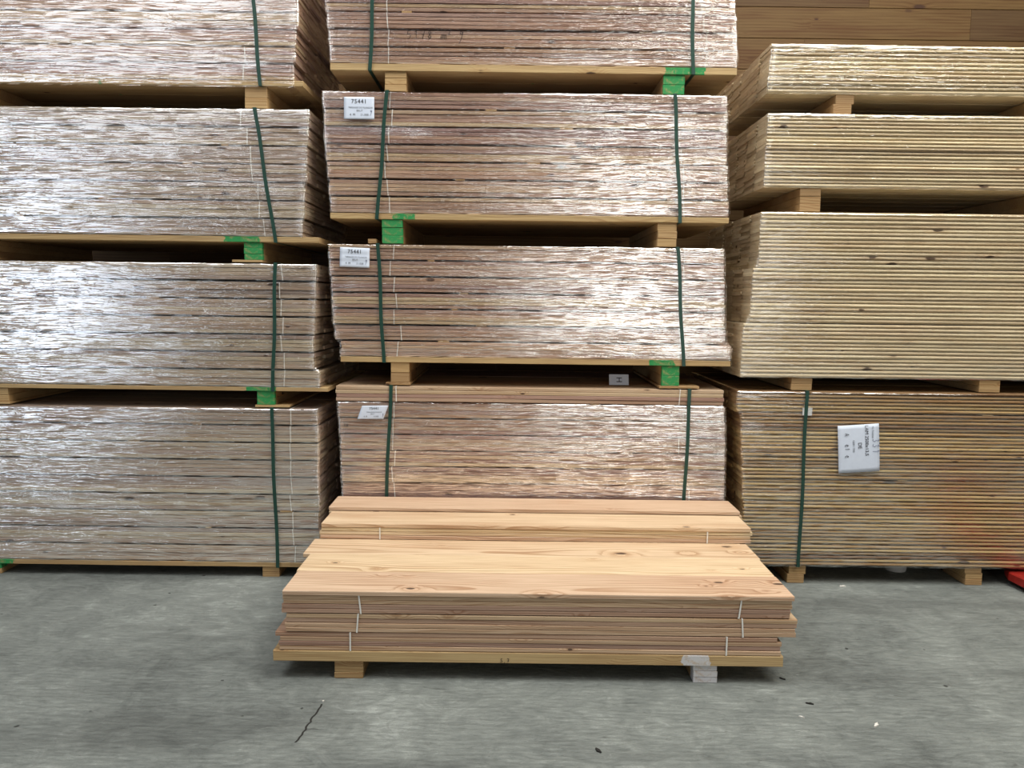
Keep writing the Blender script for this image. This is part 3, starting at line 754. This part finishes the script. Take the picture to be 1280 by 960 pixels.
for rr in range(1, 5):
    for k in range(3):
        lb = ('bottom', 'middle', 'upper')[k]+' inner bundle in row %s of the loose pile, hidden' % ('two', 'three', 'four', 'five')[rr-1]
        loose_bundle(lb, X(355, zA[2])+random.uniform(0, .02), X(985, zA[2])-random.uniform(0, .02), rr, zA[k], 4, (), G, seed=50+rr*3+k)
XR = lambda px, row, z: px_to_x(px, z, YP+row*PW)
loose_plank('front untied plank on the lower level of the loose pile, with swirling grain', X(354, zP), X(992, zP), 0, zP, 81, -.010, PW+.008)
loose_plank('pale yellow untied plank in the middle of the lower level of the loose pile', XR(371, 1, zP), XR(968, 1, zP), 1, zP, 82)
loose_plank('pinkish untied plank on the lower level, directly before the raised bundles', XR(379, 2, zP), XR(950, 2, zP), 2, zP, 83)
for rr in (3, 4):
    loose_plank('hidden plank under the %s raised bundle of the loose pile' % ('front', 'rear')[rr-3], X(355, zP)+.01, X(985, zP), rr, zP, 81+rr)
zU = zP+PTT+.001
loose_bundle('raised tied bundle lying across the middle of the loose pile', XR(401, 3, zU), XR(939, 3, zU), 3, zU, 3, ((XR(475, 3, zU+.03), 0), (XR(884, 3, zU+.03), 0)), G, mat='pink_larch', seed=71)
loose_bundle('rear raised bundle of the loose pile, hidden under the highest plank', XR(411, 4, zU), XR(926, 4, zU), 4, zU, 4, (), G, seed=72)
loose_plank('untied plank capping the front raised bundle of the loose pile', XR(402, 3, zU+.06), XR(938, 3, zU+.06), 3, zU+3*PTT+.0012, 87, -.004)
loose_plank('rearmost and highest plank of the loose pile', XR(411, 4, zU+.08), XR(925, 4, zU+.08), 4, zU+4*PTT+.0012, 88, .004)
# splinter of lath caught between layers at the right
p = px_to_x(905, zA[2], YP)

# ------------------------------------------------------------------ pallet truck fork, tub, debris
def fork_mesh():
    bm = bmesh.new()
    # tapered fork: x across, y along (tip at +y)
    st = [(-1.15, .080, .030, .082), (-.2, .080, .030, .082), (-.06, .078, .034, .080), (0, .050, .045, .070), (.02, .035, .052, .064)]
    rings = []
    for y, hw, zl, zh in st:
        c = .008
        rings.append([bm.verts.new(v) for v in ((-hw, y, zl), (-hw, y, zh-c), (-hw+c, y, zh), (hw-c, y, zh), (hw, y, zh-c), (hw, y, zl))])
    for a, b in zip(rings, rings[1:]):
        for k in range(6): bm.faces.new((a[k], a[(k+1) % 6], b[(k+1) % 6], b[k]))
    bm.faces.new(rings[0]); bm.faces.new(rings[-1][::-1])
    bmesh.ops.recalc_face_normals(bm, faces=bm.faces)
    return to_mesh(bm, 'fork', MAT['red_paint'])
def roller_mesh(rad, wd):
    bm = bmesh.new(); bmesh.ops.create_cone(bm, cap_ends=True, segments=24, radius1=rad, radius2=rad, depth=wd, matrix=Matrix.Rotation(PI/2, 4, 'Y'))
    return to_mesh(bm, 'roller', MAT['rubber'], False)
tip = at_floor(1254, 712, .07)
truck = thing('pallet_truck', 'red pallet truck with its fork tip at the right picture edge', 'pallet truck', (tip.x+.0, tip.y, 0), (0, 0, math.radians(8)))
fm = fork_mesh()
link('fork', fm, truck, (.06, 0, 0)); link('fork', fm, truck, (.44, 0, 0))
for x in (.06, .44):
    link('roller', roller_mesh(.034, .07), truck, (x, -.12, .034))
bm = bmesh.new(); box(bm, 0.0, .50, -1.36, -1.15, .05, .16, .015); box(bm, .19, .31, -1.44, -1.30, .12, .42, .02)
link('pump_housing', to_mesh(bm, 'pump_housing', MAT['red_paint']), truck)
bm = bmesh.new()
box(bm, .235, .265, -1.42, -1.39, .55, 1.2, .006); box(bm, .12, .38, -1.42, -1.39, 1.17, 1.2, .01)
link('handle', to_mesh(bm, 'handle', MAT['rubber']), truck)
link('steering_wheel_roller', roller_mesh(.09, .12), truck, (.25, -1.34, .09))

p = at_floor(1125, 716)
bm = bmesh.new(); bmesh.ops.create_cone(bm, cap_ends=True, segments=32, radius1=.058, radius2=.066, depth=.05)
bmesh.ops.inset_region(bm, faces=[f for f in bm.faces if f.normal.z > .9], thickness=.006, depth=-.004)
tb = link('plastic_tub', to_mesh(bm, 'plastic_tub', MAT['white_plastic']), None, (p.x, p.y+.06, .0255))
tag(tb, 'small round white tub on the floor in the shadow under the brown boards', 'tub')

def chip(label, px, py, L, wd, ang, mat, seed, cat='debris'):
    rg = random.Random(seed); bm = bmesh.new(); n = 6; top, bot = [], []
    for i in range(n):
        u = i/(n-1)-.5; hw = wd*(.5-abs(u)*.7)*(.7+rg.random()*.6)
        y = rg.uniform(-.1, .1)*wd
        top.append((bm.verts.new((u*L, y-hw, .0035+rg.random()*.003)), bm.verts.new((u*L, y+hw, .003+rg.random()*.003))))
        bot.append((bm.verts.new((u*L, y-hw, 0)), bm.verts.new((u*L, y+hw, 0))))
    for i in range(n-1):
        bm.faces.new((top[i][0], top[i+1][0], top[i+1][1], top[i][1])); bm.faces.new((bot[i][1], bot[i+1][1], bot[i+1][0], bot[i][0]))
        bm.faces.new((bot[i][0], bot[i+1][0], top[i+1][0], top[i][0])); bm.faces.new((top[i][1], top[i+1][1], bot[i+1][1], bot[i][1]))
    for e_ in (0, -1): bm.faces.new((bot[e_][0], top[e_][0], top[e_][1], bot[e_][1]))
    bmesh.ops.recalc_face_normals(bm, faces=bm.faces)
    p = at_floor(px, py)
    return tag(link('floor_chip', to_mesh(bm, 'floor_chip', MAT[mat]), None, (p.x, p.y, .0003), (0, 0, ang)), label, cat)
chip('pale splinter on open floor at lower right', 1095, 907, .035, .014, .9, 'chip_pale', 1)
chip('dark chip on the floor at lower right near the pale splinter', 1012, 880, .03, .010, -.3, 'chip_dark', 2)
chip('dark splinter just right of the loose pile', 978, 849, .025, .008, -.7, 'chip_dark', 3)
chip('tiny pale speck at the end of the floor crack', 404, 877, .009, .007, 0, 'chip_pale', 4)
chip('dark curled scrap on the floor under the pile, left of centre', 748, 939, .028, .014, -.9, 'chip_dark', 5)
chip('pale sliver on the floor below the white bearer end', 1002, 897, .022, .006, -.4, 'chip_pale', 6)
chip('pale fleck on the floor before the brown package', 1053, 733, .035, .016, .1, 'chip_pale', 7)
# the short crack in the concrete
bm = bmesh.new(); P = []
rg = random.Random(3)
for i in range(16):
    u = i/15; p = at_floor(403-33*u, 880+48*u, .0006); P.append((p.x+rg.uniform(-.004, .004), p.y, .0006))
ribbon(bm, P, (1, 0, 0), .007, .0006)
bmesh.ops.recalc_face_normals(bm, faces=bm.faces)
structure(link('trim_1', to_mesh(bm, 'floor_crack', MAT['chip_dark'])))
for o in bpy.data.objects:
    if '_x0' in o: del o['_x0']
